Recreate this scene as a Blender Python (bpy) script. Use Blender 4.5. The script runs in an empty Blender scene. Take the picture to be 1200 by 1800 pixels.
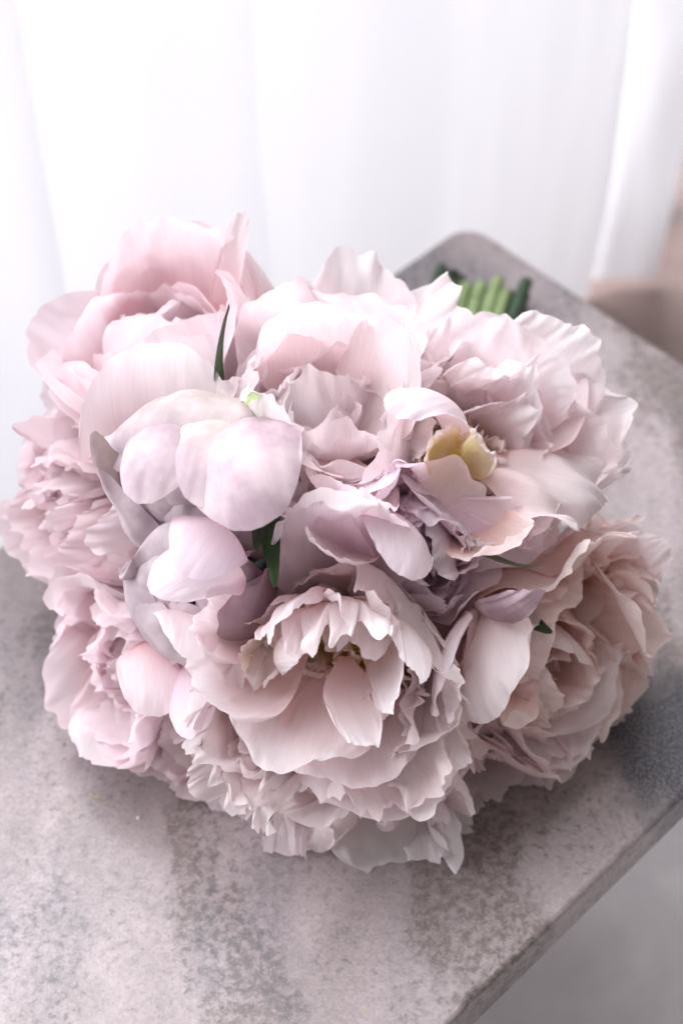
import bpy, math, random
import numpy as np
from mathutils import Vector, Matrix

R = math.radians
sc = bpy.context.scene
col = sc.collection

# ------------------------------------------------------------------ camera
cam_d = bpy.data.cameras.new('camera')
cam = bpy.data.objects.new('camera', cam_d)
col.objects.link(cam)
cam.location = (0.0, -0.521, 0.640)
cam.rotation_euler = (R(44), 0, 0)
cam_d.sensor_fit = 'VERTICAL'
cam_d.sensor_height = 36.0
cam_d.lens = 50.0
cam_d.clip_start = 0.02
cam_d.clip_end = 60
cam_d.dof.use_dof = True
cam_d.dof.focus_distance = 0.65
cam_d.dof.aperture_fstop = 5.0
sc.camera = cam

# ------------------------------------------------------------------ world and lamps
w = bpy.data.worlds.new('World')
sc.world = w
w.use_nodes = True
bg = w.node_tree.nodes['Background']
bg.inputs[0].default_value = (1.0, 0.93, 0.90, 1)
bg.inputs[1].default_value = 0.19


def area(name, loc, target, sx, sy, power, colr):
    d = bpy.data.lights.new(name, 'AREA')
    d.shape = 'RECTANGLE'
    d.size, d.size_y, d.energy, d.color = sx, sy, power, colr
    o = bpy.data.objects.new(name, d)
    col.objects.link(o)
    o.location = loc
    v = Vector(target) - Vector(loc)
    o.rotation_euler = v.to_track_quat('-Z', 'Y').to_euler()
    return o


# daylight behind the sheer curtain, reaching past its shortened, unseen left end and top
NW = Vector((-.746, .666, 0))      # out through the window wall, which runs along the table's back left edge
area('window_daylight', NW * 1.05 + Vector((-.10, -.09, 1.15)), NW * 0 + Vector((-.10, -.09, 1.15)), 4.4, 3.2, 205, (0.95, 0.95, 1.0))
area('overhead_fill', (-.42, .46, 1.65), (-.05, .03, 0), 1.6, 1.6, 14, (0.98, 0.96, 1.0))  # added soft fill from overhead, stands for no lamp in the room

sc.view_settings.view_transform = 'Standard'
sc.view_settings.look = 'None'
sc.view_settings.gamma = 1.0
sc.view_settings.exposure = 0.66
sc.render.engine = 'CYCLES'
sc.cycles.use_denoising = True
sc.cycles.max_bounces = 10
sc.cycles.diffuse_bounces = 8
sc.cycles.transmission_bounces = 8
sc.cycles.sample_clamp_indirect = 6


# ------------------------------------------------------------------ helpers
def tag(o, label=None, cat=None, group=None, kind=None):
    if label: o['label'] = label
    if cat: o['category'] = cat
    if group: o['group'] = group
    if kind: o['kind'] = kind
    return o


def mesh_obj(name, verts, faces, mat=None, parent=None, uv=None, smooth=True):
    me = bpy.data.meshes.new(name)
    me.from_pydata([tuple(v) for v in verts], [], faces)
    if smooth:
        me.polygons.foreach_set('use_smooth', [True] * len(me.polygons))
    if uv is not None:
        l = me.uv_layers.new(name='UVMap')
        idx = np.zeros(len(me.loops), dtype=np.int32)
        me.loops.foreach_get('vertex_index', idx)
        l.data.foreach_set('uv', np.asarray(uv, dtype=np.float32)[idx].ravel())
    me.update()
    o = bpy.data.objects.new(name, me)
    col.objects.link(o)
    if mat: me.materials.append(mat)
    if parent: o.parent = parent
    return o


def new_mat(name):
    m = bpy.data.materials.new(name)
    m.use_nodes = True
    nt = m.node_tree
    nt.nodes.clear()
    return m, nt, nt.nodes, nt.links


def ramp(nd, stops, interp='LINEAR'):
    r = nd.new('ShaderNodeValToRGB')
    cr = r.color_ramp
    cr.interpolation = interp
    while len(cr.elements) > 1: cr.elements.remove(cr.elements[-1])
    cr.elements[0].position = stops[0][0]
    cr.elements[0].color = (*stops[0][1], 1)
    for p, c in stops[1:]:
        e = cr.elements.new(p)
        e.color = (*c, 1)
    return r


def mixc(nd, lk, a, b, fac, mode='MIX'):
    m = nd.new('ShaderNodeMix')
    m.data_type = 'RGBA'
    m.blend_type = mode
    for s, v in ((6, a), (7, b), (0, fac)):
        if hasattr(v, 'is_linked') or hasattr(v, 'links'): lk.new(v, m.inputs[s])
        elif isinstance(v, tuple): m.inputs[s].default_value = (*v, 1)
        else: m.inputs[s].default_value = v
    return m.outputs[2]


def noise(nd, lk, vec, scale, detail=4, rough=.55, dist=0.0):
    n = nd.new('ShaderNodeTexNoise')
    n.inputs['Scale'].default_value = scale
    n.inputs['Detail'].default_value = detail
    n.inputs['Roughness'].default_value = rough
    n.inputs['Distortion'].default_value = dist
    if vec is not None: lk.new(vec, n.inputs['Vector'])
    return n.outputs['Fac']


def maprange(nd, lk, v, a, b, c=0.0, d=1.0, smooth=True):
    m = nd.new('ShaderNodeMapRange')
    m.interpolation_type = 'SMOOTHSTEP' if smooth else 'LINEAR'
    lk.new(v, m.inputs[0])
    for i, x in enumerate((a, b, c, d)): m.inputs[i + 1].default_value = x
    return m.outputs[0]


# ------------------------------------------------------------------ materials
def petal_mat(name, base, mid, tip, trans=.52, bump=.30):
    m, nt, nd, lk = new_mat(name)
    uv = nd.new('ShaderNodeUVMap'); uv.uv_map = 'UVMap'
    sep = nd.new('ShaderNodeSeparateXYZ'); lk.new(uv.outputs[0], sep.inputs[0])
    r = ramp(nd, [(0.0, base), (.22, tuple(.4 * a + .6 * b for a, b in zip(base, mid))), (.42, mid), (.80, tip)])
    lk.new(sep.outputs[1], r.inputs[0])
    mp = nd.new('ShaderNodeMapping'); mp.inputs['Scale'].default_value = (56, 3.4, 1)
    oi = nd.new('ShaderNodeObjectInfo')
    ofs = nd.new('ShaderNodeCombineXYZ'); 
    mul = nd.new('ShaderNodeMath'); mul.operation = 'MULTIPLY'; mul.inputs[1].default_value = 50
    lk.new(oi.outputs['Random'], mul.inputs[0]); lk.new(mul.outputs[0], ofs.inputs[0]); lk.new(mul.outputs[0], ofs.inputs[1])
    add = nd.new('ShaderNodeVectorMath'); add.operation = 'ADD'
    lk.new(uv.outputs[0], mp.inputs[0]); lk.new(mp.outputs[0], add.inputs[0]); lk.new(ofs.outputs[0], add.inputs[1])
    vein = noise(nd, lk, add.outputs[0], 1.0, 3, .6, .6)
    tc = nd.new('ShaderNodeTexCoord')
    blot = noise(nd, lk, tc.outputs['Object'], 45, 3)
    fine = noise(nd, lk, tc.outputs['Object'], 900, 2)
    c1 = mixc(nd, lk, r.outputs[0], mixc(nd, lk, r.outputs[0], (.95, .84, .85), .5), maprange(nd, lk, blot, .35, .7))
    # petal to petal variation
    hsv = nd.new('ShaderNodeHueSaturation'); lk.new(c1, hsv.inputs['Color'])
    lk.new(maprange(nd, lk, oi.outputs['Random'], 0, 1, .78, 1.22, False), hsv.inputs['Saturation'])
    lk.new(maprange(nd, lk, vein, .3, .7, .972, 1.015), hsv.inputs['Value'])
    bmp = nd.new('ShaderNodeBump'); bmp.inputs['Strength'].default_value = bump; bmp.inputs['Distance'].default_value = .0009
    hs = nd.new('ShaderNodeMath'); hs.operation = 'MULTIPLY_ADD'; hs.inputs[1].default_value = .12
    lk.new(fine, hs.inputs[0]); lk.new(vein, hs.inputs[2])
    lk.new(hs.outputs[0], bmp.inputs['Height'])
    p = nd.new('ShaderNodeBsdfPrincipled')
    p.inputs['Roughness'].default_value = .55
    p.inputs['Specular IOR Level'].default_value = .28
    p.inputs['Sheen Weight'].default_value = .12
    lk.new(hsv.outputs[0], p.inputs['Base Color']); lk.new(bmp.outputs[0], p.inputs['Normal'])
    t = nd.new('ShaderNodeBsdfTranslucent')
    gm = nd.new('ShaderNodeGamma'); gm.inputs[1].default_value = 1.45; lk.new(hsv.outputs[0], gm.inputs[0]); lk.new(gm.outputs[0], t.inputs['Color']); lk.new(bmp.outputs[0], t.inputs['Normal'])
    mx = nd.new('ShaderNodeMixShader'); mx.inputs[0].default_value = trans
    lk.new(p.outputs[0], mx.inputs[1]); lk.new(t.outputs[0], mx.inputs[2])
    out = nd.new('ShaderNodeOutputMaterial'); lk.new(mx.outputs[0], out.inputs[0])
    return m


def green_mat(name, a, b, scale=60, rough=.45, trans=.2):
    m, nt, nd, lk = new_mat(name)
    tc = nd.new('ShaderNodeTexCoord')
    n = noise(nd, lk, tc.outputs['Object'], scale, 4)
    r = ramp(nd, [(.3, a), (.7, b)]); lk.new(n, r.inputs[0])
    n2 = noise(nd, lk, tc.outputs['Object'], scale * 6, 2)
    bmp = nd.new('ShaderNodeBump'); bmp.inputs['Strength'].default_value = .3; bmp.inputs['Distance'].default_value = .0006
    lk.new(n2, bmp.inputs['Height'])
    p = nd.new('ShaderNodeBsdfPrincipled'); p.inputs['Roughness'].default_value = rough
    lk.new(r.outputs[0], p.inputs['Base Color']); lk.new(bmp.outputs[0], p.inputs['Normal'])
    t = nd.new('ShaderNodeBsdfTranslucent'); lk.new(r.outputs[0], t.inputs['Color'])
    mx = nd.new('ShaderNodeMixShader'); mx.inputs[0].default_value = trans
    lk.new(p.outputs[0], mx.inputs[1]); lk.new(t.outputs[0], mx.inputs[2])
    out = nd.new('ShaderNodeOutputMaterial'); lk.new(mx.outputs[0], out.inputs[0])
    return m


def marble_mat():
    m, nt, nd, lk = new_mat('pink_grey_marble')
    tc = nd.new('ShaderNodeTexCoord')
    P = tc.outputs['Object']
    mp = nd.new('ShaderNodeMapping'); mp.inputs['Location'].default_value = (.05, .33, 0); mp.inputs['Rotation'].default_value = (0, 0, R(-35)); mp.inputs['Scale'].default_value = (1.0, .55, 1)
    lk.new(P, mp.inputs[0])
    big = noise(nd, lk, mp.outputs[0], 9, 4, .6, .6)
    big2 = noise(nd, lk, mp.outputs[0], 14, 5, .6, 1.0)
    blue = noise(nd, lk, mp.outputs[0], 7.3, 4, .6, .4)
    gr = noise(nd, lk, P, 210, 5, .65, .3)
    fine = noise(nd, lk, P, 620, 4, .7)
    v = nd.new('ShaderNodeTexVoronoi'); v.inputs['Scale'].default_value = 480; lk.new(P, v.inputs['Vector'])
    c = mixc(nd, lk, (.40, .342, .348), (.29, .245, .245), maprange(nd, lk, big, .42, .60))
    vn = nd.new('ShaderNodeTexWave'); vn.bands_direction = 'X'; vn.inputs['Scale'].default_value = 2.6; vn.inputs['Distortion'].default_value = 7; vn.inputs['Detail'].default_value = 6; vn.inputs['Detail Scale'].default_value = 2.5; vn.inputs['Detail Roughness'].default_value = .7
    lk.new(mp.outputs[0], vn.inputs['Vector'])
    brk = nd.new('ShaderNodeMath'); brk.operation = 'MULTIPLY'
    lk.new(maprange(nd, lk, vn.outputs['Fac'], .62, .97), brk.inputs[0]); lk.new(maprange(nd, lk, gr, .36, .60, .22, .68), brk.inputs[1])
    c = mixc(nd, lk, c, (.11, .078, .065), brk.outputs[0])
    b2 = nd.new('ShaderNodeMath'); b2.operation = 'MULTIPLY'
    lk.new(maprange(nd, lk, blue, .50, .66), b2.inputs[0]); lk.new(maprange(nd, lk, gr, .34, .60, .25, .85), b2.inputs[1])
    c = mixc(nd, lk, c, (.105, .108, .126), b2.outputs[0])
    # crystals of the stone
    cs = nd.new('ShaderNodeSeparateColor'); lk.new(v.outputs['Color'], cs.inputs[0])
    hv = nd.new('ShaderNodeHueSaturation'); lk.new(c, hv.inputs['Color'])
    lk.new(maprange(nd, lk, cs.outputs[0], 0, 1, .90, 1.08, False), hv.inputs['Value'])
    c = hv.outputs[0]
    g1 = maprange(nd, lk, gr, .50, .72)
    clus = maprange(nd, lk, big2, .40, .60, .10, .85)
    gm = nd.new('ShaderNodeMath'); gm.operation = 'MULTIPLY'; lk.new(g1, gm.inputs[0]); lk.new(clus, gm.inputs[1])
    c = mixc(nd, lk, c, (.10, .095, .10), gm.outputs[0])
    c = mixc(nd, lk, c, (.44, .395, .40), maprange(nd, lk, fine, .52, .72, 0, .46))
    c = mixc(nd, lk, c, (.07, .063, .066), maprange(nd, lk, fine, .47, .27, 0, .50))
    # the blue-black cloud of mineral near the front right edge
    dv = nd.new('ShaderNodeVectorMath'); dv.operation = 'DISTANCE'; dv.inputs[1].default_value = (.182, -.078, 0)
    wob = nd.new('ShaderNodeTexNoise'); wob.inputs['Scale'].default_value = 40; lk.new(P, wob.inputs['Vector'])
    lk.new(P, dv.inputs[0])
    s = nd.new('ShaderNodeMath'); s.operation = 'MULTIPLY_ADD'; s.inputs[1].default_value = .05
    lk.new(wob.outputs['Fac'], s.inputs[0]); lk.new(dv.outputs['Value'], s.inputs[2])
    patch = maprange(nd, lk, s.outputs[0], .086, .050)
    pm = nd.new('ShaderNodeMath'); pm.operation = 'MULTIPLY'; lk.new(patch, pm.inputs[0]); lk.new(maprange(nd, lk, fine, .36, .56, .30, 1.0), pm.inputs[1])
    c = mixc(nd, lk, c, (.040, .048, .068), pm.outputs[0])
    p = nd.new('ShaderNodeBsdfPrincipled')
    lk.new(c, p.inputs['Base Color'])
    lk.new(maprange(nd, lk, gr, .3, .7, .30, .46), p.inputs['Roughness'])
    p.inputs['Specular IOR Level'].default_value = .5
    bmp = nd.new('ShaderNodeBump'); bmp.inputs['Strength'].default_value = .06; bmp.inputs['Distance'].default_value = .0005
    lk.new(fine, bmp.inputs['Height']); lk.new(bmp.outputs[0], p.inputs['Normal'])
    out = nd.new('ShaderNodeOutputMaterial'); lk.new(p.outputs[0], out.inputs[0])
    return m


def simple_noise_mat(name, a, b, scale, rough, detail=4, dist=0.5):
    m, nt, nd, lk = new_mat(name)
    tc = nd.new('ShaderNodeTexCoord')
    n = noise(nd, lk, tc.outputs['Object'], scale, detail, .6, dist)
    r = ramp(nd, [(.35, a), (.65, b)]); lk.new(n, r.inputs[0])
    p = nd.new('ShaderNodeBsdfPrincipled'); p.inputs['Roughness'].default_value = rough
    lk.new(r.outputs[0], p.inputs['Base Color'])
    out = nd.new('ShaderNodeOutputMaterial'); lk.new(p.outputs[0], out.inputs[0])
    return m


def curtain_mat():
    m, nt, nd, lk = new_mat('white_sheer_cloth')
    tc = nd.new('ShaderNodeTexCoord')
    n = noise(nd, lk, tc.outputs['Object'], 700, 2)
    r = ramp(nd, [(.3, (.80, .80, .83)), (.7, (.86, .86, .89))]); lk.new(n, r.inputs[0])
    d = nd.new('ShaderNodeBsdfDiffuse'); t = nd.new('ShaderNodeBsdfTranslucent')
    lk.new(r.outputs[0], d.inputs[0]); lk.new(r.outputs[0], t.inputs[0])
    mx = nd.new('ShaderNodeMixShader'); mx.inputs[0].default_value = .155
    lk.new(d.outputs[0], mx.inputs[1]); lk.new(t.outputs[0], mx.inputs[2])
    out = nd.new('ShaderNodeOutputMaterial'); lk.new(mx.outputs[0], out.inputs[0])
    return m


M = {}
M['blush'] = petal_mat('blush_petal', (.925, .54, .54), (.945, .765, .785), (.965, .895, .92))
M['pale'] = petal_mat('pale_petal', (.935, .64, .60), (.955, .825, .83), (.97, .92, .94))
M['cream'] = petal_mat('cream_petal', (.90, .68, .32), (.945, .81, .755), (.965, .91, .915))
M['gold'] = petal_mat('golden_petal', (.90, .74, .16), (.95, .85, .48), (.96, .87, .82), .5)
M['lilac'] = petal_mat('lilac_petal', (.90, .60, .66), (.92, .78, .85), (.945, .865, .925))
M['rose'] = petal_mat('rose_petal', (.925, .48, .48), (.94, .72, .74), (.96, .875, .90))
M['peach'] = petal_mat('peach_petal', (.93, .51, .40), (.95, .72, .65), (.965, .865, .84))
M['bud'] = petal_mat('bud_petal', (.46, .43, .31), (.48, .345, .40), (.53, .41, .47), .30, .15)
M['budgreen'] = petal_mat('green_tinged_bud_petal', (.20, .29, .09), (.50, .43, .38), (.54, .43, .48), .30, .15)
M['leaf'] = green_mat('dark_leaf', (.012, .030, .010), (.035, .075, .022))
M['sepal'] = green_mat('sepal_green', (.20, .30, .09), (.50, .58, .33), 90)
M['stem'] = green_mat('stem_green', (.010, .036, .012), (.03, .075, .028), 50, .5, 0)
M['stem_pale'] = green_mat('pale_stem_green', (.17, .26, .09), (.32, .41, .19), 50, .5, 0)
M['stamen'] = green_mat('stamen_yellow', (.70, .50, .05), (.85, .66, .12), 200, .6, .2)
M['marble'] = marble_mat()
M['white_marble'] = simple_noise_mat('white_marble', (.70, .67, .70), (.95, .93, .95), 5.5, .35)
M['floor'] = simple_noise_mat('taupe_floor', (.19, .135, .12), (.23, .165, .15), 14, .6)
M['wall'] = simple_noise_mat('white_plaster', (.70, .66, .66), (.76, .72, .72), 20, .8)
M['curtain'] = curtain_mat()
M['wood'] = simple_noise_mat('dark_wood', (.08, .055, .045), (.12, .085, .07), 30, .5)


# ------------------------------------------------------------------ the setting
def box(name, x0, x1, y0, y1, z0, z1, mat, parent=None):
    v = [(x, y, z) for z in (z0, z1) for y in (y0, y1) for x in (x0, x1)]
    f = [(0, 2, 3, 1), (4, 5, 7, 6), (0, 1, 5, 4), (2, 6, 7, 3), (0, 4, 6, 2), (1, 3, 7, 5)]
    return mesh_obj(name, v, f, mat, parent, smooth=False)


FZ = -0.45
tag(mesh_obj('floor', [(-4, -3, FZ), (4, -3, FZ), (4, 4, FZ), (-4, 4, FZ)], [(0, 1, 2, 3)], M['floor'], smooth=False), kind='structure')
st = box('marble_step', .08, .62, -.9, .42, FZ + .004, FZ + .09, M['white_marble'])
tag(st, kind='structure')


def round_poly(pts, rads, n=8):
    out = []
    N = len(pts)
    for i in range(N):
        p = Vector(pts[i]); a = (Vector(pts[i - 1]) - p); b = (Vector(pts[(i + 1) % N]) - p)
        r = rads[i]; a.normalize(); b.normalize()
        half = a.angle(b) / 2
        t = r / math.tan(half)
        c = p + (a + b).normalized() * (r / math.sin(half))
        s = p + a * t - c; e = p + b * t - c
        a0 = math.atan2(s.y, s.x); a1 = math.atan2(e.y, e.x)
        d = (a1 - a0 + math.pi) % (2 * math.pi) - math.pi
        for k in range(n + 1):
            th = a0 + d * k / n
            out.append((c.x + r * math.cos(th), c.y + r * math.sin(th)))
    return out


def fine_poly(poly, step=.005):
    out = []
    for i in range(len(poly)):
        a, b = Vector(poly[i]), Vector(poly[(i + 1) % len(poly)])
        n = max(1, int((b - a).length / step))
        out += [tuple(a.lerp(b, k / n)) for k in range(n)]
    return out


def slab(name, poly, z1, thick, bev, mat, parent, chip=None):
    n = len(poly)
    P = np.array(poly)
    nrm = np.zeros_like(P)
    for i in range(n):
        t = P[(i + 1) % n] - P[i - 1]
        nrm[i] = np.array([t[1], -t[0]]) / np.linalg.norm(t)
    area2 = sum(P[i][0] * P[(i + 1) % n][1] - P[(i + 1) % n][0] * P[i][1] for i in range(n))
    if area2 < 0: nrm = -nrm
    wear = np.abs(np.random.default_rng(8).normal(0, 1, n))
    wear = .5 * wear + .25 * np.roll(wear, 1) + .25 * np.roll(wear, -1)
    dent = sum(d * np.exp(-(((P - np.array(c)) ** 2).sum(1)) / w ** 2) for c, d, w in (chip or []))
    rings = []
    for k in range(5):
        a = k / 4 * math.pi / 2
        rings.append((bev * (1 - math.sin(a)), z1 - bev * (1 - math.cos(a))))
    rings += [(0, z1 - thick + bev), (bev, z1 - thick)]
    V = []; Fc = []
    for ins, z in rings:
        for i in range(n):
            top = max(0.0, 1 - (z1 - z) / .006)
            q = P[i] - nrm[i] * (ins + top * (.00045 * wear[i] + (dent[i] if chip else 0)))
            V.append((q[0], q[1], z))
    for k in range(len(rings) - 1):
        for i in range(n):
            j = (i + 1) % n
            Fc.append((k * n + i, (k + 1) * n + i, (k + 1) * n + j, k * n + j))
    Fc.append(tuple(range(n)))
    Fc.append(tuple((len(rings) - 1) * n + i for i in reversed(range(n))))
    o = mesh_obj(name, V, Fc, mat, parent)
    for p in o.data.polygons:
        if len(p.vertices) > 4: p.use_smooth = False
    return o


table = bpy.data.objects.new('side_table', None); col.objects.link(table)
table.location = (0, 0, 0)
tag(table, 'low side table with mottled pink-grey marble top under the bouquet', 'table')
corners = [(.098, .412), (.373, .075), (-.20, -.473), (-.515, -.275)]
slab('marble_top', fine_poly(round_poly(corners, [.020, .016, .016, .016])), 0.0, .031, .003, M['marble'], table,
     chip=[((.0624, -.2195), .0034, .006), ((.145, -.143), .0012, .004), ((.20, -.09), .001, .005)])
tb = box('pedestal', -.34, -.08, -.22, .04, FZ, -.032, M['wood'], table)

# ------------------------------------------------------------------ curtains
def wave(rng, n, lo, hi):
    k = rng.uniform(lo, hi, n) * rng.choice([-1, 1], n)
    kv = rng.uniform(lo * .5, hi * .7, n) * rng.choice([-1, 1], n)
    ph = rng.uniform(0, 2 * math.pi, n)
    a = rng.uniform(.5, 1, n); a /= a.sum()
    return lambda u, v: sum(a[i] * np.sin(k[i] * u + kv[i] * v + ph[i]) for i in range(n))


ALONG = Vector((.666, .746, 0))


def curtain(name, p0, p1, z0, z1, folds, amp, seed, label):
    """Hangs between two points on the floor plan in lapped folds; folds = distances from p0 at which one starts."""
    rng = np.random.default_rng(seed)
    p0, p1 = Vector((*p0, 0)), Vector((*p1, 0))
    run = (p1 - p0); ln = run.length; run.normalize()
    nr = Vector((-run.y, run.x, 0))
    folds = [0.0] + list(folds) + [ln]
    # profile of one fold: a broad belly, then a quick return that laps under the next
    prof = [(0, .0), (.08, .55), (.25, .95), (.45, 1.0), (.65, .8), (.80, .45), (.90, .12), (.96, -.02)]
    px = []; py = []
    for a, b in zip(folds[:-1], folds[1:]):
        A = amp * rng.uniform(.75, 1.2) * (.1 if b == ln else 1)
        for q, h in prof:
            px.append(a + (b - a) * q); py.append(A * h)
    t = np.linspace(0, 1, len(px)); tt = np.linspace(0, 1, len(px) * 7)
    def sm(v):
        y = np.interp(tt, t, v); k = np.hanning(13); k /= k.sum()
        return np.convolve(np.pad(y, 6, mode='edge'), k, 'valid')
    px, py = sm(px), sm(py)
    nx, nz = len(px), 24
    w1, w2 = wave(rng, 4, 8, 30), wave(rng, 3, 3, 9)
    V = []; F = []
    for k in range(nz + 1):
        tz = k / nz
        z = z1 + (z0 - z1) * tz
        for i in range(nx):
            p = p0 + run * (px[i] + .006 * float(w2(px[i] * 3, tz * 2))) + nr * (py[i] + .004 * float(w1(px[i] * 4, tz * 1.5)))
            V.append((p.x, p.y, z))
    for k in range(nz):
        for i in range(nx - 1):
            a = k * nx + i
            F.append((a, a + 1, a + nx + 1, a + nx))
    o = mesh_obj(name, V, F, M['curtain'])
    return tag(o, label, 'curtain', 'sheer curtains hanging beside the table')


C0 = -.43  # curtain cut short out of view so the window lamp shines past it
FOLDS = (-.33, -.20, -.07, .11, .322, .57)
cA = NW * .37 + ALONG * C0; cB = NW * .37 + ALONG * .895
curtain('sheer_curtain', cA[:2], cB[:2], FZ + .004, .55, [f - C0 for f in FOLDS], .062, 1,
        'wide white sheer curtain in soft folds, glowing with daylight behind the bouquet')
curtain('sheer_curtain', (.300, .926), (.402, .932), FZ + .012, .55, [], .004, 2,
        'narrow dim end of sheer curtain on the right, hem above the brown floor')
lw = box('wall', .24, .42, 1.06, 1.12, FZ, -.33, M['wall'])
tag(lw, kind='structure')

# ------------------------------------------------------------------ petals
def petal_local(rng, L, W, phis, cup=1.0, ruf=.12, notch=.06, skew=0.0, curl=0.0, base=.22, r0=.003, tipr=.40, lean=0.0, roll=0.0, nu=44, nv=24, crumple=.012, deep=None, lay=0.0, fan=.72, shr=.07):
    u = np.linspace(-1, 1, nu)[None, :].repeat(nv, 0)
    v = (np.linspace(0, 1, nv) ** .9)[:, None].repeat(nu, 1)
    # outline
    w1 = wave(rng, 3, 2.5, 6); w2 = wave(rng, 4, 9, 20); w3 = wave(rng, 4, 24, 50)
    drop = tipr * np.abs(u) ** 2.1 if tipr > .8 else tipr * (1 - np.sqrt(1 - (.975 * u) ** 2)) / .778
    ell = 1 - drop + notch * (.6 * w1(u, 0 * u) + .35 * w2(u, 0 * u) + .22 * w3(u, 0 * u))
    if deep:
        for (u0, dd, ww) in deep:
            ell = ell - dd * np.exp(-((u - u0) / ww) ** 2)
    d = v * ell
    x = np.clip(v / fan, 0, 1)
    hw = W * (base + (1 - base) * np.sin(x * math.pi / 2) ** 1.15)
    shr = .33 if tipr > .8 else shr
    hw = hw * (1 - shr * np.clip((v - fan) / (1 - fan), 0, 1) ** 2)
    side = wave(rng, 2, 3, 7)
    hw = hw * (1 + .07 * side(0 * u + np.sign(u), v))
    s = u * hw
    # spine
    dense = np.linspace(0, 1.35, 136)
    ph = np.interp(np.clip(dense, 0, 1), np.linspace(0, 1, len(phis)), phis)
    ker = np.ones(21) / 21
    ph = np.convolve(np.pad(ph, 10, mode='edge'), ker, 'valid')
    ph = ph + curl * np.clip((dense - .72) / .28, 0, 1.2) ** 2
    ph = np.radians(ph)
    step = dense[1] * L
    rr = r0 + np.concatenate([[0], np.cumsum(np.sin(ph[:-1]) * step)])
    zz = np.concatenate([[0], np.cumsum(np.cos(ph[:-1]) * step)])
    r = np.interp(d, dense, rr); z = np.interp(d, dense, zz); pp = np.interp(d, dense, ph)
    pp = pp + np.radians(skew) * u * v
    # cross section
    kap = cup / W * (1 - .25 * v)
    ks = kap * s
    lat = np.where(np.abs(kap) > 1e-5, np.sin(ks) / kap, s)
    off = (1 - np.cos(ks)) / kap
    # ruffles
    e_side = np.abs(u) ** 2.2 * np.clip(v * 1.6, 0, 1)
    e_tip = np.clip((v - .55) / .45, 0, 1) ** 1.6
    e = np.clip(e_side * .8 + e_tip, 0, 1.3)
    f1 = wave(rng, 4, 3.0, 6.5); f2 = wave(rng, 4, 8, 15); f3 = wave(rng, 5, 4, 9); f4 = wave(rng, 3, 5, 11); f5 = wave(rng, 4, 16, 30)
    off = off + W * ruf * (e * (1.25 * f1(u, v * 1.4) + .55 * f2(u, v * 1.6) + .34 * f5(u, v)))
    off = off + W * crumple * 2.2 * f3(u * 1.2, v * 1.6) * np.clip(v * 2, 0, 1)
    # lengthwise pleats
    pl = wave(rng, 3, 10, 24)
    off = off + W * crumple * .55 * pl(u, 0 * v) * np.clip(v * 1.5, 0, 1)
    lat = lat + W * ruf * .45 * e * f4(u, v)
    n_r, n_z = -np.cos(pp), np.sin(pp)
    X = r + n_r * off; Z = z + n_z * off; Y = lat + lean * L * v ** 1.5
    Q = np.stack([X, Y, Z], -1).reshape(-1, 3)
    if roll:   # turn about the petal's own lengthwise direction
        ax = np.array([rr[70] - r0, 0, zz[70]]); ax /= np.linalg.norm(ax)
        Rm = np.array(Matrix.Rotation(R(roll), 3, Vector(ax)))
        Q = (Q - [r0, 0, 0]) @ Rm.T + [r0, 0, 0]
    if lay:
        Rm = np.array(Matrix.Rotation(R(lay), 3, 'Y'))
        Q = Q @ Rm.T
    F = []
    for j in range(nv - 1):
        for i in range(nu - 1):
            a = j * nu + i
            F.append((a, a + 1, a + nu + 1, a + nu))
    UV = np.stack([(u * hw / W * .5 + .5).ravel(), np.clip(d, 0, 1).ravel()], -1)
    return Q, F, UV


def tube_mesh(path, rads, n=9):
    V = []; F = []
    P = [Vector(p) for p in path]
    up = Vector((0, 0, 1))
    for i, p in enumerate(P):
        t = (P[min(i + 1, len(P) - 1)] - P[max(i - 1, 0)]).normalized()
        a = t.cross(up)
        if a.length < 1e-4: a = t.cross(Vector((1, 0, 0)))
        a.normalize(); b = a.cross(t)
        for k in range(n):
            th = 2 * math.pi * k / n
            V.append(p + (a * math.cos(th) + b * math.sin(th)) * rads[i])
    for i in range(len(P) - 1):
        for k in range(n):
            F.append((i * n + k, i * n + (k + 1) % n, (i + 1) * n + (k + 1) % n, (i + 1) * n + k))
    F.append(tuple(reversed(range(n)))); F.append(tuple((len(P) - 1) * n + k for k in range(n)))
    return V, F


def bez(a, b, c, d, n=18):
    a, b, c, d = map(Vector, (a, b, c, d))
    return [a * (1 - t) ** 3 + b * 3 * t * (1 - t) ** 2 + c * 3 * t * t * (1 - t) + d * t ** 3 for t in [i / n for i in range(n + 1)]]


GROUP = 'peonies of the bouquet'
BIND = Vector((.075, .190, .040))
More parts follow.
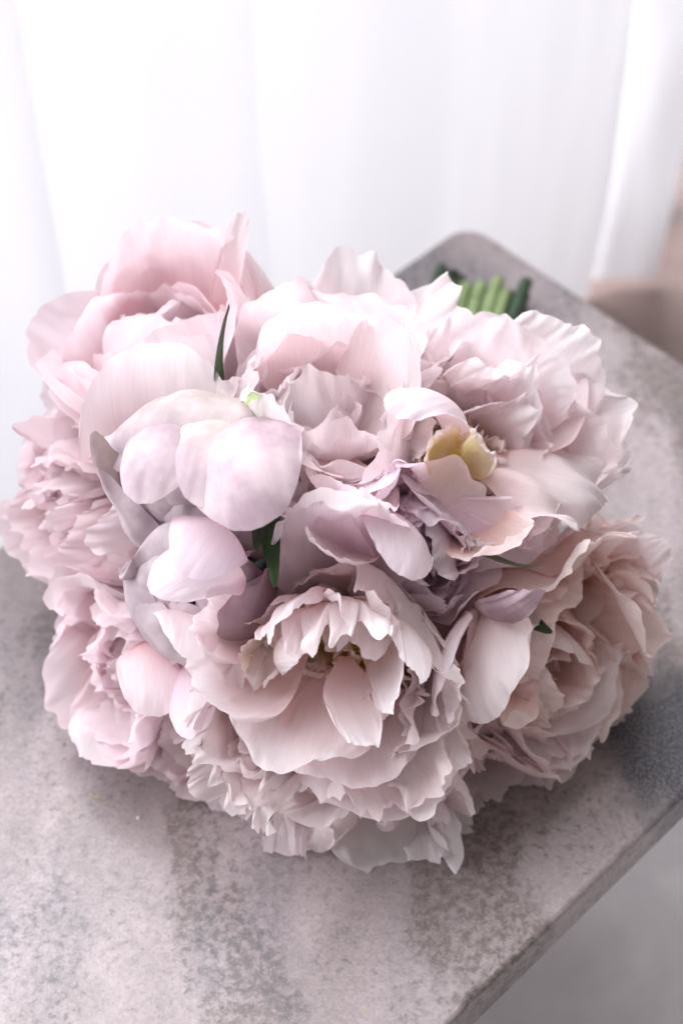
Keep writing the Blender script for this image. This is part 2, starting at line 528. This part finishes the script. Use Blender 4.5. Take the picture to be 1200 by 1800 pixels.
#            head centre              R      axis                 whorl set  material  weight  label
FL = {}
for _k, _c, _r, _ax, _kind, _m in (
    ('F1', (-.085, .050, .148), .060, (-.25, .05, .95), 'bowl', 'blush'),
    ('F2', (-.008, .006, .152), .059, (-.10, -.28, .95), 'cup', 'pale'),
    ('F3', (.060, -.012, .146), .050, (.10, -.66, .74), 'open', 'pale'),
    ('B1', (-.062, -.036, .156), .050, (-.22, -.92, .10), 'bud', 'bud'),
    ('B2', (-.064, -.074, .124), .040, (-.35, -.85, .40), 'bud', 'bud'),
    ('F4', (-.120, .004, .098), .053, (-.70, -.55, .45), 'frill', 'rose'),
    ('F5', (-.098, -.060, .060), .050, (-.60, -.72, .35), 'round', 'blush'),
    ('F6', (-.010, -.098, .092), .060, (-.12, -.82, .56), 'rag', 'cream'),
    ('F7', (.086, -.064, .066), .059, (.50, -.80, .30), 'roll', 'peach'),
    ('F8', (.138, -.026, .054), .042, (.85, -.40, .30), 'round', 'peach'),
    ('F9', (.010, -.112, .026), .054, (-.05, -.97, -.10), 'skirt', 'pale'),
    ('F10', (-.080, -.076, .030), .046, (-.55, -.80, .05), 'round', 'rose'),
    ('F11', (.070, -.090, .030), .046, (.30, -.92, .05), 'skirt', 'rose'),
    ('F12', (-.132, .046, .100), .044, (-.85, -.15, .45), 'round', 'pale'),
    ('F13', (.082, .024, .086), .034, (.70, -.05, .65), 'round', 'pale'),
    ('F14', (.035, -.052, .135), .040, (.15, -.80, .60), 'round', 'lilac'),
):
    FL[_k] = dict(c=_c, R=_r, ax=_ax, kind=_kind, mat=_m)
LABEL = {
    'F1': 'bowl-shaped blush peony at the top left with a curled petal standing up',
    'F2': 'large pale cupped peony at the top middle, right of the bowl-shaped one',
    'F3': 'wide open pale peony with yellow centre, just below the cut green stems',
    'B1': 'round closed peony bud with green sepal on top, upper of the two buds',
    'B2': 'smaller loose pink bud just below the round bud',
    'F4': 'frilly pink peony at the far left edge, in the brightest light',
    'F5': 'blush peony with rounded petals at lower left, beneath the frilly pink one',
    'F6': 'ragged cream peony with golden heart, front and centre',
    'F7': 'peach peony with a rolled petal and wide ruffled rim, right of the ragged cream one',
    'F8': 'small peach peony peeking out at the far right beside blue-black marble',
    'F9': 'pale peony hanging lowest at the front, petals resting on the marble',
    'F10': 'rose pink peony pressed on the table at the bottom left',
    'F11': 'dusky pink shaded peony at bottom right under the rolled petal',
    'F12': 'washed-out white peony behind the left edge of the bouquet',
    'F14': 'small lilac-pink peony squeezed between the yellow centred and the ragged cream ones',
    'F13': 'pale peony mostly hidden behind the yellow centred one, near the stems',
}
# whorls: count, length, half width, angles from the axis along the petal, options
WH = {
    'bowl': [
        (6, 1.75, .78, (92, 44, 2, -8), dict(cup=.75, ruf=.07, notch=.035, curl=-8)),
        (5, 1.78, .80, (88, 36, 0, -22), dict(cup=.9, ruf=.06, notch=.03)),
        (5, 1.62, .74, (80, 28, -8, -36), dict(cup=1.0, ruf=.06, notch=.03)),
        (5, 1.40, .60, (70, 20, -12, -45), dict(cup=1.0, ruf=.08, notch=.04)),
        (6, 1.15, .42, (55, 12, -10, -40), dict(cup=1.0, ruf=.12, notch=.06)),
        (7, .90, .30, (40, 8, -8, -30), dict(cup=.9, ruf=.18, notch=.1)),
    ],
    'cup': [
        (6, 1.75, .85, (100, 62, 40, 52), dict(cup=.55, ruf=.12, notch=.05, curl=30)),
        (6, 1.72, .82, (92, 46, 14, 6), dict(cup=.8, ruf=.09, notch=.04)),
        (6, 1.60, .76, (82, 34, 4, -16), dict(cup=.95, ruf=.08, notch=.04)),
        (6, 1.35, .58, (66, 24, 0, -25), dict(cup=.95, ruf=.12, notch=.06)),
        (8, 1.12, .40, (48, 14, -4, -15), dict(cup=.8, ruf=.2, notch=.1)),
        (9, .90, .26, (34, 8, 0, 0), dict(cup=.8, ruf=.25, notch=.14)),
    ],
    'open': [
        (6, 1.70, .85, (105, 78, 58, 50), dict(cup=.55, ruf=.13, notch=.06)),
        (6, 1.62, .76, (96, 62, 36, 30), dict(cup=.7, ruf=.13, notch=.06)),
        (7, 1.42, .62, (84, 46, 24, 22), dict(cup=.75, ruf=.18, notch=.08)),
        (8, 1.10, .44, (70, 34, 14, 24), dict(cup=.7, ruf=.25, notch=.12, curl=30)),
        (7, .78, .30, (52, 22, 5, 10), dict(cup=.8, ruf=.28, notch=.14)),
    ],
    'frill': [
        (7, 1.62, .72, (100, 66, 40, 34), dict(cup=.6, ruf=.15, notch=.08)),
        (7, 1.55, .62, (88, 46, 16, 4), dict(cup=.7, ruf=.15, notch=.08)),
        (9, 1.42, .46, (74, 32, 4, -14), dict(cup=.8, ruf=.2, notch=.11)),
        (10, 1.26, .36, (58, 20, 0, -12), dict(cup=.8, ruf=.26, notch=.14)),
        (12, 1.05, .28, (40, 12, 0, -6), dict(cup=.8, ruf=.3, notch=.16)),
        (8, .85, .22, (22, 6, 0, 0), dict(cup=.8, ruf=.3, notch=.16)),
    ],
    'round': [
        (6, 1.65, .78, (98, 64, 36, 22), dict(cup=.7, ruf=.10, notch=.05)),
        (7, 1.58, .66, (88, 46, 10, -14), dict(cup=.95, ruf=.10, notch=.05)),
        (7, 1.45, .54, (76, 34, -4, -34), dict(cup=1.1, ruf=.10, notch=.05)),
        (8, 1.24, .42, (60, 22, -10, -40), dict(cup=1.1, ruf=.14, notch=.07)),
        (9, .98, .30, (40, 12, -6, -25), dict(cup=1.0, ruf=.2, notch=.1)),
    ],
    'rag': [
        (7, 1.72, .80, (108, 84, 66, 60), dict(cup=.5, ruf=.12, notch=.06)),
        (7, 1.66, .72, (98, 66, 44, 40), dict(cup=.6, ruf=.14, notch=.08)),
        (8, 1.55, .56, (88, 52, 26, 10), dict(cup=.7, ruf=.2, notch=.12)),
        (9, 1.36, .42, (78, 38, 10, -20), dict(cup=.8, ruf=.26, notch=.16)),
        (7, .95, .30, (60, 30, 10, -10), dict(cup=.9, ruf=.28, notch=.14)),
        (6, .66, .22, (40, 15, 0, -10), dict(cup=.9, ruf=.28, notch=.14)),
    ],
    'roll': [
        (6, 1.75, .85, (106, 80, 64, 58), dict(cup=.5, ruf=.13, notch=.06)),
        (6, 1.66, .78, (96, 60, 36, 30), dict(cup=.6, ruf=.13, notch=.06)),
        (6, 1.50, .64, (82, 42, 14, 4), dict(cup=.9, ruf=.14, notch=.06)),
        (6, 1.30, .50, (64, 26, 0, -12), dict(cup=1.2, ruf=.12, notch=.05)),
        (6, 1.05, .36, (44, 14, -4, -10), dict(cup=1.3, ruf=.14, notch=.05)),
    ],
    'skirt': [
        (7, 1.75, .80, (104, 80, 62, 66), dict(cup=.5, ruf=.12, notch=.06)),
        (7, 1.65, .74, (96, 62, 40, 36), dict(cup=.6, ruf=.12, notch=.06)),
        (7, 1.50, .58, (84, 44, 18, 10), dict(cup=.7, ruf=.15, notch=.08)),
        (8, 1.20, .42, (62, 26, 4, -8), dict(cup=.8, ruf=.2, notch=.1)),
    ],
    'bud': [
        (3, 2.15, .98, (100, 55, -25, -125), dict(cup=1.12, ruf=.025, notch=.015, crumple=.012, tipr=.2)),
        (3, 2.02, .92, (96, 50, -28, -125), dict(cup=1.15, ruf=.025, notch=.02, crumple=.012, tipr=.2)),
        (3, 1.82, .82, (90, 45, -30, -125), dict(cup=1.15, ruf=.03, notch=.02, tipr=.2)),
        (4, 1.60, .72, (80, 34, -35, -130), dict(cup=1.1, ruf=.04, notch=.02)),
    ],
}

keys = list(FL)
CEN = np.array([FL[k]['c'] for k in keys]); RAD = np.array([FL[k]['R'] for k in keys])
DOME = np.array([.0, .03, .06])


def squeeze(X, i):
    """Neighbouring heads press on each other, and the table presses from below."""
    X = X.copy()
    ci, Ri = CEN[i], RAD[i]
    out = ci - DOME; out /= np.linalg.norm(out)
    lift = np.zeros(len(X))
    for j in range(len(keys)):
        if j == i: continue
        dv = CEN[j] - ci; D = np.linalg.norm(dv)
        if D > 2.6 * max(Ri, RAD[j]): continue
        n = dv / D
        m = (D * D + Ri * Ri - RAD[j] ** 2) / (2 * D) + .004
        k = max(.35 * m, .008)
        s = (X - ci) @ n
        sg = 1 if i < j else -1
        h = (i + 1) * (j + 1)
        m = m + sg * (.009 * np.sin(95 * X[:, 0] + 70 * X[:, 2] + h) + .007 * np.sin(120 * X[:, 1] - 90 * X[:, 2] + 2.3 * h))
        a = np.clip(s - (m - k), 0, None)
        s2 = np.where(a > 0, (m - k) + 1.6 * k * a / (a + 1.6 * k), s)
        X += np.outer(s2 - s, n)
        lift += (s - s2)
    X += np.outer(np.clip(lift, 0, .03) * .3, out)
    z0 = .0012; k = .012
    a = np.clip(z0 + k - X[:, 2], 0, None)
    X[:, 2] = np.where(a > 0, z0 + k - k * a / (a + k), X[:, 2])
    return X


def frame(ax, spin=0.0):
    z = Vector(ax).normalized()
    x = Vector((0, 0, 1)).cross(z)
    if x.length < 1e-3: x = Vector((1, 0, 0))
    x.normalize(); y = z.cross(x)
    return Matrix((x, y, z)).transposed()


ROOT = {}
for i, k in enumerate(keys):
    f = FL[k]
    rng = np.random.default_rng(100 + i * 7)
    ax = Vector(f['ax']).normalized()
    rot = frame(ax)
    Rr = f['R']
    base = Vector(f['c']) - ax * (.55 * Rr)
    root = bpy.data.objects.new('peony_bud' if f['kind'] == 'bud' else 'peony', None)
    col.objects.link(root)
    root.empty_display_size = .01
    root.location = base; root.rotation_euler = rot.to_euler()
    tag(root, LABEL[k], 'flower bud' if f['kind'] == 'bud' else 'flower', GROUP)
    ROOT[k] = root
    Rm = np.array(rot); b = np.array(base)
    wh = WH[f['kind']]
    for wi, (cnt, L, W, ph, opt) in enumerate(wh):
        a0 = rng.uniform(0, 360)
        cnt = cnt if f['kind'] == 'bud' else int(round(cnt * 1.3))
        for q in range(cnt):
            o = dict(opt)
            az = a0 + q * 360 / cnt + rng.normal(0, 16)
            jit = .35 if f['kind'] == 'bud' else 1.0
            phis = np.array(ph, float) + rng.normal(0, 5 * jit) + np.cumsum(rng.normal(0, 6 * jit, len(ph)))
            o['skew'] = rng.normal(0, 14 * jit); o['roll'] = rng.normal(0, 9 * jit); o['lean'] = rng.normal(0, .07 * jit)
            o['curl'] = o.get('curl', 0) + rng.normal(0, 16 * jit)
            o['ruf'] = o['ruf'] * rng.uniform(.85, 1.5) if jit == 1 else o['ruf']
            o['notch'] = o['notch'] * 1.05
            if f['kind'] != 'bud' and rng.random() < .03:
                o['deep'] = [(rng.uniform(-.6, .6), rng.uniform(.05, .14), rng.uniform(.04, .10)) for _ in range(rng.integers(1, 3))]
            sc_ = rng.uniform(.82, 1.14) if jit == 1 else rng.uniform(.96, 1.04)
            Q, F, UV = petal_local(rng, L * Rr * sc_, W * Rr * rng.uniform(.88, 1.25), phis, r0=.10 * Rr * (1 - wi / len(wh)) + .002, **o)
            ca, sa = math.cos(R(az)), math.sin(R(az))
            Rz = np.array([[ca, -sa, 0], [sa, ca, 0], [0, 0, 1]])
            Q = Q @ Rz.T
            Q[:, 2] += .02 * Rr * wi
            Wd = Q @ Rm.T + b
            Wd = squeeze(Wd, i)
            Q = (Wd - b) @ Rm
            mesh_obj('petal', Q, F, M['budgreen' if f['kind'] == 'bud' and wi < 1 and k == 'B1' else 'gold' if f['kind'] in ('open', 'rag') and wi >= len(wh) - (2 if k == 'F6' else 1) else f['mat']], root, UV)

# stamens in the two open hearts
for k in ('F3', 'F6'):
    rng = np.random.default_rng(31)
    V = []; F = []
    Rr = FL[k]['R']
    for q in range(70):
        a = rng.uniform(0, 2 * math.pi); r_ = .22 * Rr * math.sqrt(rng.random()); h = Rr * rng.uniform(.28, .5)
        tip = Vector((r_ * 1.8 * math.cos(a), r_ * 1.8 * math.sin(a), h))
        foot = Vector((r_ * .5 * math.cos(a), r_ * .5 * math.sin(a), .04 * Rr))
        v, f_ = tube_mesh([foot, foot.lerp(tip, .5), tip, tip + (tip - foot).normalized() * .0035], [.0003, .0003, .0005, .0009], 5)
        F += [tuple(x + len(V) for x in y) for y in f_]; V += v
    tag(mesh_obj('stamens', V, F, M['stamen'], ROOT[k]), kind='stuff')

# petals with a place of their own: flower, foot, tip, hollow side, half width, bend, colour, options
HERO = (
    ('F6', (-0.003, -0.080, 0.108), (-0.013, -0.089, 0.195), (0.105, -0.882, 0.460), 0.026, 25, 'lilac', dict(cup=0.7, ruf=0.14, notch=0.05)),
    ('F6', (0.001, -0.079, 0.109), (0.010, -0.086, 0.197), (-0.105, -0.882, 0.460), 0.026, 25, 'lilac', dict(cup=0.7, ruf=0.12, notch=0.04)),
    ('F14', (0.017, -0.054, 0.144), (-0.010, -0.100, 0.186), (0.100, -0.124, 0.987), 0.018, 30, 'pale', dict(cup=0.8, ruf=0.12, notch=0.04)),
    ('F6', (-0.011, -0.089, 0.087), (-0.040, -0.115, 0.136), (0.331, -0.852, 0.405), 0.022, 30, 'gold', dict(cup=0.8, ruf=0.12, notch=0.05)),
    ('F6', (-0.003, -0.089, 0.089), (0.023, -0.112, 0.149), (-0.331, -0.852, 0.405), 0.022, 30, 'gold', dict(cup=0.8, ruf=0.12, notch=0.05)),
    ('F6', (-0.013, -0.095, 0.092), (-0.014, -0.131, 0.147), (0.241, -0.582, 0.776), 0.013, 55, 'cream', dict(cup=1.3, ruf=0.12, notch=0.05)),
    ('F3', (0.056, -0.020, 0.150), (0.045, -0.047, 0.199), (0.241, -0.756, 0.609), 0.014, 30, 'gold', dict(cup=1.0, ruf=0.2, notch=0.08)),
    ('F3', (0.058, -0.019, 0.149), (0.065, -0.044, 0.191), (-0.349, -0.730, 0.588), 0.013, 30, 'gold', dict(cup=1.0, ruf=0.2, notch=0.08)),
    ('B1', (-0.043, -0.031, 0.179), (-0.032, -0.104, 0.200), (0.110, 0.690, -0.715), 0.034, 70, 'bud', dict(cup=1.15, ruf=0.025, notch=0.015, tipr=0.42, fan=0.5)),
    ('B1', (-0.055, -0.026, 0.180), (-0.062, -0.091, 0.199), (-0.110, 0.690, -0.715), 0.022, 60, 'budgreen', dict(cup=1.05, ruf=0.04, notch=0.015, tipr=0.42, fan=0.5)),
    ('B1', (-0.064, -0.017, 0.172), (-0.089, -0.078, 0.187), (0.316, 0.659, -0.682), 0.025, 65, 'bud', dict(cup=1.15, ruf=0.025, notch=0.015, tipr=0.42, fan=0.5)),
    ('B2', (-0.060, -0.066, 0.149), (-0.068, -0.111, 0.176), (0.000, 0.695, -0.719), 0.022, 65, 'lilac', dict(cup=1.0, ruf=0.03, notch=0.015, tipr=0.42, fan=0.5)),
    ('B2', (-0.047, -0.078, 0.144), (-0.083, -0.111, 0.165), (0.000, 0.300, -0.954), 0.019, 50, 'lilac', dict(cup=0.9, ruf=0.03, notch=0.015, tipr=0.42, fan=0.5)),
    ('F1', (-0.065, 0.061, 0.147), (-0.055, 0.092, 0.221), (-0.744, -0.252, 0.618), 0.013, 10, 'blush', dict(cup=1.5, ruf=0.15, notch=0.05, roll=20, curl=40)),
    ('F1', (-0.082, 0.053, 0.140), (-0.087, 0.086, 0.223), (0.000, -0.990, 0.141), 0.046, 55, 'blush', dict(cup=0.9, ruf=0.06, notch=0.04)),
    ('F1', (-0.082, 0.048, 0.133), (-0.088, 0.023, 0.197), (0.000, 0.902, 0.432), 0.044, 95, 'blush', dict(cup=-0.5, ruf=0.04, notch=0.03)),
    ('F3', (0.065, -0.016, 0.152), (0.113, 0.051, 0.170), (-0.597, -0.625, 0.503), 0.036, 35, 'pale', dict(cup=0.6, ruf=0.06, notch=0.04)),
    ('F3', (0.054, -0.017, 0.165), (0.022, -0.060, 0.222), (0.092, 0.178, -0.980), 0.017, 50, 'lilac', dict(cup=1.0, ruf=0.08, notch=0.03)),
    ('F3', (0.066, -0.018, 0.150), (0.127, -0.033, 0.139), (0.000, -0.159, -0.987), 0.036, 45, 'pale', dict(cup=0.6, ruf=0.18, notch=0.06, crumple=0.045, nu=44, nv=30)),
    ('F3', (0.052, -0.040, 0.149), (0.077, -0.084, 0.175), (0.000, -0.124, 0.992), 0.022, 60, 'peach', dict(cup=0.9, ruf=0.12, notch=0.04)),
    ('F3', (0.082, 0.003, 0.135), (0.133, 0.031, 0.151), (-0.800, -0.417, 0.432), 0.014, 25, 'pale', dict(cup=1.0, ruf=0.15, notch=0.06)),
    ('F14', (0.021, -0.057, 0.159), (0.025, -0.110, 0.175), (-0.314, 0.731, -0.606), 0.021, 40, 'lilac', dict(cup=0.8, ruf=0.05, notch=0.02)),
    ('F6', (-0.008, -0.081, 0.121), (-0.029, -0.132, 0.161), (0.518, 0.427, -0.741), 0.020, 30, 'pale', dict(cup=0.7, ruf=0.2, notch=0.08, deep=[(0.3, 0.25, 0.1)], crumple=0.03, nu=44)),
    ('F6', (-0.003, -0.083, 0.122), (-0.012, -0.140, 0.157), (0.236, 0.485, -0.842), 0.020, 32, 'pale', dict(cup=0.6, ruf=0.24, notch=0.09, deep=[(-0.25, 0.35, 0.1), (0.5, 0.25, 0.08)], crumple=0.03, nu=44)),
    ('F6', (0.003, -0.085, 0.123), (0.012, -0.134, 0.162), (-0.236, 0.485, -0.842), 0.021, 32, 'pale', dict(cup=0.6, ruf=0.24, notch=0.09, deep=[(0.1, 0.3, 0.1)], crumple=0.03, nu=44)),
    ('F6', (0.009, -0.087, 0.119), (0.032, -0.143, 0.145), (-0.647, 0.447, -0.618), 0.018, 45, 'pale', dict(cup=0.8, ruf=0.15, notch=0.05)),
    ('F6', (0.015, -0.087, 0.113), (0.022, -0.149, 0.133), (-0.755, -0.372, 0.540), 0.015, 20, 'pale', dict(cup=0.9, ruf=0.15, notch=0.05)),
    ('F6', (-0.018, -0.096, 0.110), (-0.065, -0.133, 0.128), (0.196, -0.122, 0.973), 0.027, 55, 'pale', dict(cup=0.9, ruf=0.1, notch=0.03)),
    ('F6', (-0.023, -0.092, 0.109), (-0.060, -0.120, 0.160), (0.527, -0.662, 0.533), 0.021, 50, 'pale', dict(cup=0.9, ruf=0.18, notch=0.05, crumple=0.05)),
    ('F6', (0.002, -0.100, 0.105), (0.016, -0.161, 0.116), (0.909, -0.208, 0.361), 0.014, 20, 'pale', dict(cup=0.7, ruf=0.12, notch=0.04, roll=60)),
    ('F6', (-0.011, -0.100, 0.099), (-0.024, -0.157, 0.099), (0.000, -0.059, 0.998), 0.036, 30, 'pale', dict(cup=0.5, ruf=0.1, notch=0.05)),
    ('F6', (-0.001, -0.100, 0.098), (0.010, -0.158, 0.085), (0.000, -0.059, 0.998), 0.036, 30, 'pale', dict(cup=0.5, ruf=0.08, notch=0.04)),
    ('F7', (0.070, -0.062, 0.102), (0.069, -0.135, 0.107), (0.635, 0.621, -0.460), 0.030, 25, 'pale', dict(cup=1.25, ruf=0.07, notch=0.03, curl=-30)),
    ('F7', (0.078, -0.063, 0.089), (0.080, -0.137, 0.103), (-0.318, -0.284, 0.905), 0.014, 60, 'peach', dict(cup=1.8, ruf=0.06, notch=0.03, curl=-60)),
    ('F7', (0.061, -0.071, 0.098), (0.044, -0.136, 0.119), (0.688, 0.643, -0.336), 0.022, 20, 'lilac', dict(cup=0.8, ruf=0.08, notch=0.03)),
    ('F7', (0.076, -0.059, 0.052), (0.141, -0.056, 0.069), (-0.331, -0.375, 0.866), 0.050, 30, 'pale', dict(cup=0.5, ruf=0.12, notch=0.06, nu=34, nv=26)),
    ('F7', (0.076, -0.058, 0.045), (0.128, -0.098, 0.038), (-0.100, -0.124, 0.987), 0.044, 25, 'pale', dict(cup=0.5, ruf=0.12, notch=0.06, nu=34, nv=26)),
    ('F8', (0.124, -0.022, 0.065), (0.164, -0.026, 0.107), (-0.105, -0.965, 0.240), 0.022, 20, 'pale', dict(cup=0.4, ruf=0.15, notch=0.06)),
    ('F8', (0.123, -0.030, 0.058), (0.164, -0.062, 0.077), (-0.105, -0.882, 0.460), 0.026, 20, 'peach', dict(cup=0.4, ruf=0.15, notch=0.06)),
    ('F9', (0.021, -0.111, 0.047), (0.058, -0.145, -0.000), (-0.778, 0.011, 0.628), 0.008, 20, 'pale', dict(cup=1.0, ruf=0.15, notch=0.04, roll=30)),
    ('F9', (-0.002, -0.108, 0.051), (-0.026, -0.135, -0.000), (0.000, 0.094, 0.996), 0.030, -20, 'pale', dict(cup=-0.35, ruf=0.1, notch=0.04, crumple=0.02)),
    ('F9', (0.014, -0.108, 0.051), (0.026, -0.149, -0.005), (0.000, 0.094, 0.996), 0.036, -15, 'pale', dict(cup=-0.4, ruf=0.08, notch=0.04)),
    ('F10', (-0.055, -0.090, 0.052), (-0.063, -0.123, 0.009), (0.309, -0.056, 0.949), 0.017, 10, 'blush', dict(cup=-0.5, ruf=0.1, notch=0.04)),
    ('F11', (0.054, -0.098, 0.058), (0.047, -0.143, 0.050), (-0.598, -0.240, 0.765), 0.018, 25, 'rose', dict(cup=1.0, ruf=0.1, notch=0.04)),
    ('F5', (-0.081, -0.070, 0.096), (-0.069, -0.125, 0.135), (-0.331, 0.375, -0.866), 0.018, 40, 'blush', dict(cup=0.9, ruf=0.05, notch=0.03)),
    ('F5', (-0.077, -0.077, 0.080), (-0.069, -0.133, 0.088), (0.216, 0.752, -0.623), 0.014, 30, 'lilac', dict(cup=1.0, ruf=0.04, notch=0.02)),
    ('F5', (-0.091, -0.066, 0.078), (-0.090, -0.118, 0.083), (-0.110, 0.690, -0.715), 0.022, 45, 'blush', dict(cup=0.9, ruf=0.06, notch=0.03)),
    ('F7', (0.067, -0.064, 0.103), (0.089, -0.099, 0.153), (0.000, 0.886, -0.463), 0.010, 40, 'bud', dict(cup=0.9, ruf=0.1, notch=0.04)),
    ('F2', (-0.004, -0.019, 0.159), (-0.033, -0.044, 0.223), (0.349, 0.262, 0.900), 0.030, 40, 'pale', dict(cup=0.6, ruf=0.1, notch=0.05)),
    ('F2', (-0.004, -0.015, 0.159), (-0.001, -0.089, 0.206), (0.000, 0.430, 0.903), 0.034, 50, 'pale', dict(cup=0.8, ruf=0.08, notch=0.03)),
    ('F2', (-0.007, -0.005, 0.159), (-0.012, 0.004, 0.232), (0.000, -0.996, 0.094), 0.034, 60, 'pale', dict(cup=0.8, ruf=0.05, notch=0.03)),
    ('F2', (0.002, -0.016, 0.160), (0.024, -0.004, 0.229), (-0.688, -0.643, 0.336), 0.028, 40, 'pale', dict(cup=0.7, ruf=0.07, notch=0.03)),
)


def own_petal(foot, tip, face, W, bend, rng, o):
    foot, tip, face = Vector(foot), Vector(tip), Vector(face)
    z = (tip - foot); ln = z.length; z.normalize()
    x = -(face - z * face.dot(z)).normalized()
    y = z.cross(x)
    hb = max(abs(R(bend)), .01)
    Q, F, UV = petal_local(rng, ln * hb / math.sin(min(hb, 2.4)) / .97, W, (bend, bend * .35, -bend * .35, -bend), r0=0.0, **o)
    return Q @ np.array(Matrix((x, y, z))) + np.array(foot), F, UV


for hi, (k, foot, tip, face, W, bend, m, o) in enumerate(HERO):
    root = ROOT[k]
    Q, F, UV = own_petal(foot, tip, face, W, bend, np.random.default_rng(900 + hi), o)
    Q[:, 2] = np.maximum(Q[:, 2], .0012 + .0004 * np.sin(Q[:, 0] * 300))
    Q = (Q - np.array(root.location)) @ np.array(frame(FL[k]['ax']))
    mesh_obj('petal', Q, F, M[m], root, UV)

LEAF = (
    ('F1', (-0.061, 0.009, 0.166), (-0.051, -0.003, 0.238), (0.759, -0.452, 0.468), 0.0065, 10, 'leaf'),
    ('B1', (-0.035, -0.056, 0.170), (-0.037, -0.102, 0.183), (0.359, -0.068, 0.931), 0.0070, 10, 'leaf'),
    ('B1', (-0.036, -0.056, 0.169), (-0.029, -0.114, 0.173), (-0.359, -0.068, 0.931), 0.0080, 10, 'leaf'),
    ('B1', (-0.036, -0.040, 0.187), (-0.018, -0.086, 0.209), (-0.651, -0.527, 0.546), 0.0040, 10, 'leaf'),
    ('F3', (0.055, -0.056, 0.143), (0.090, -0.090, 0.159), (0.000, 0.463, 0.886), 0.0050, 20, 'leaf'),
    ('F7', (0.084, -0.059, 0.098), (0.098, -0.097, 0.120), (0.000, -0.522, 0.853), 0.0070, 20, 'leaf'),
    ('B1', (-0.037, -0.036, 0.188), (-0.042, -0.055, 0.224), (0.000, 0.208, -0.978), 0.0070, 60, 'sepal'),
)
for hi, (k, foot, tip, face, W, bend, m) in enumerate(LEAF):
    root = ROOT[k]
    Q, F, UV = own_petal(foot, tip, face, W, bend, np.random.default_rng(700 + hi), dict(cup=.5, ruf=.05, notch=0, tipr=.95, fan=.5, base=.3))
    Q = (Q - np.array(root.location)) @ np.array(frame(FL[k]['ax']))
    mesh_obj(m, Q, F, M[m], root, UV)

# stems: from each head through the binding to the cut ends
rng = np.random.default_rng(5)
slots = [(-3 + 1.02 * (q % 7), q // 7) for q in range(16)]
for i, k in enumerate(keys):
    root = ROOT[k]
    base = root.location.copy(); ax = Vector(FL[k]['ax']).normalized()
    sx, sz = slots[(i * 5) % 16]
    side = Vector((.93, -.36, 0)); fwd = Vector((.36, .93, 0)).normalized()
    bind = BIND + side * sx * .0075 + Vector((0, 0, (sz - 1) * .010))
    end = Vector((.101, .310, .008)) + side * sx * .0096 + Vector((0, 0, sz * .0095)) + fwd * rng.uniform(-.02, .012)
    p = bez(base, base - ax * .05, bind - fwd * .06, bind, 14)[:-1] + bez(bind, bind + fwd * .03, end - fwd * .03, end, 8)
    for q in p: q.z = max(q.z, .006)
    rot = Matrix(frame(FL[k]['ax'])).transposed()
    loc = [rot @ (q - base) for q in p]
    V, F = tube_mesh(loc, [.0048 if t else .006 for t in range(len(loc))])
    mesh_obj('stem', V, F, M['stem_pale' if i % 5 in (0, 2) else 'stem'], root)

# ------------------------------------------------------------------ small things on the marble
rng = np.random.default_rng(77)
V = []; F = []
for (x, y, n, sp) in ((-.142, -.1165, 12, .0035), (-.128, -.110, 16, .003), (-.124, -.113, 10, .002), (.0114, -.227, 3, .0008)):
    for q in range(n):
        px, py = x + rng.normal(0, sp), y + rng.normal(0, sp * .6)
        r_ = rng.uniform(.00015, .00038); b = len(V)
        V += [(px + r_, py, .0002), (px, py + r_, .0002), (px - r_, py, .0002), (px, py - r_, .0002), (px, py, .0002 + r_)]
        F += [(b, b + 1, b + 4), (b + 1, b + 2, b + 4), (b + 2, b + 3, b + 4), (b + 3, b, b + 4)]
tag(mesh_obj('pollen', V, F, M['stamen']), 'yellow pollen grains dusted on the marble, left of the bouquet', 'pollen', kind='stuff')
V = []; F = []
for k in range(5):
    for q in range(8):
        th = q * math.pi / 4; ph = k * math.pi / 8
        rr = .0011 * math.cos(ph) * (1 + .25 * math.sin(3 * th))
        V.append((-.105 + rr * math.cos(th), -.1233 + rr * math.sin(th), .0001 + .0008 * math.sin(ph)))
for k in range(4):
    for q in range(8):
        F.append((k * 8 + q, k * 8 + (q + 1) % 8, (k + 1) * 8 + (q + 1) % 8, (k + 1) * 8 + q))
tag(mesh_obj('petal_crumb', V, F, M['pale'], uv=[(.5, .9)] * len(V)), 'tiny white crumb of petal on the marble at lower left', 'crumb')
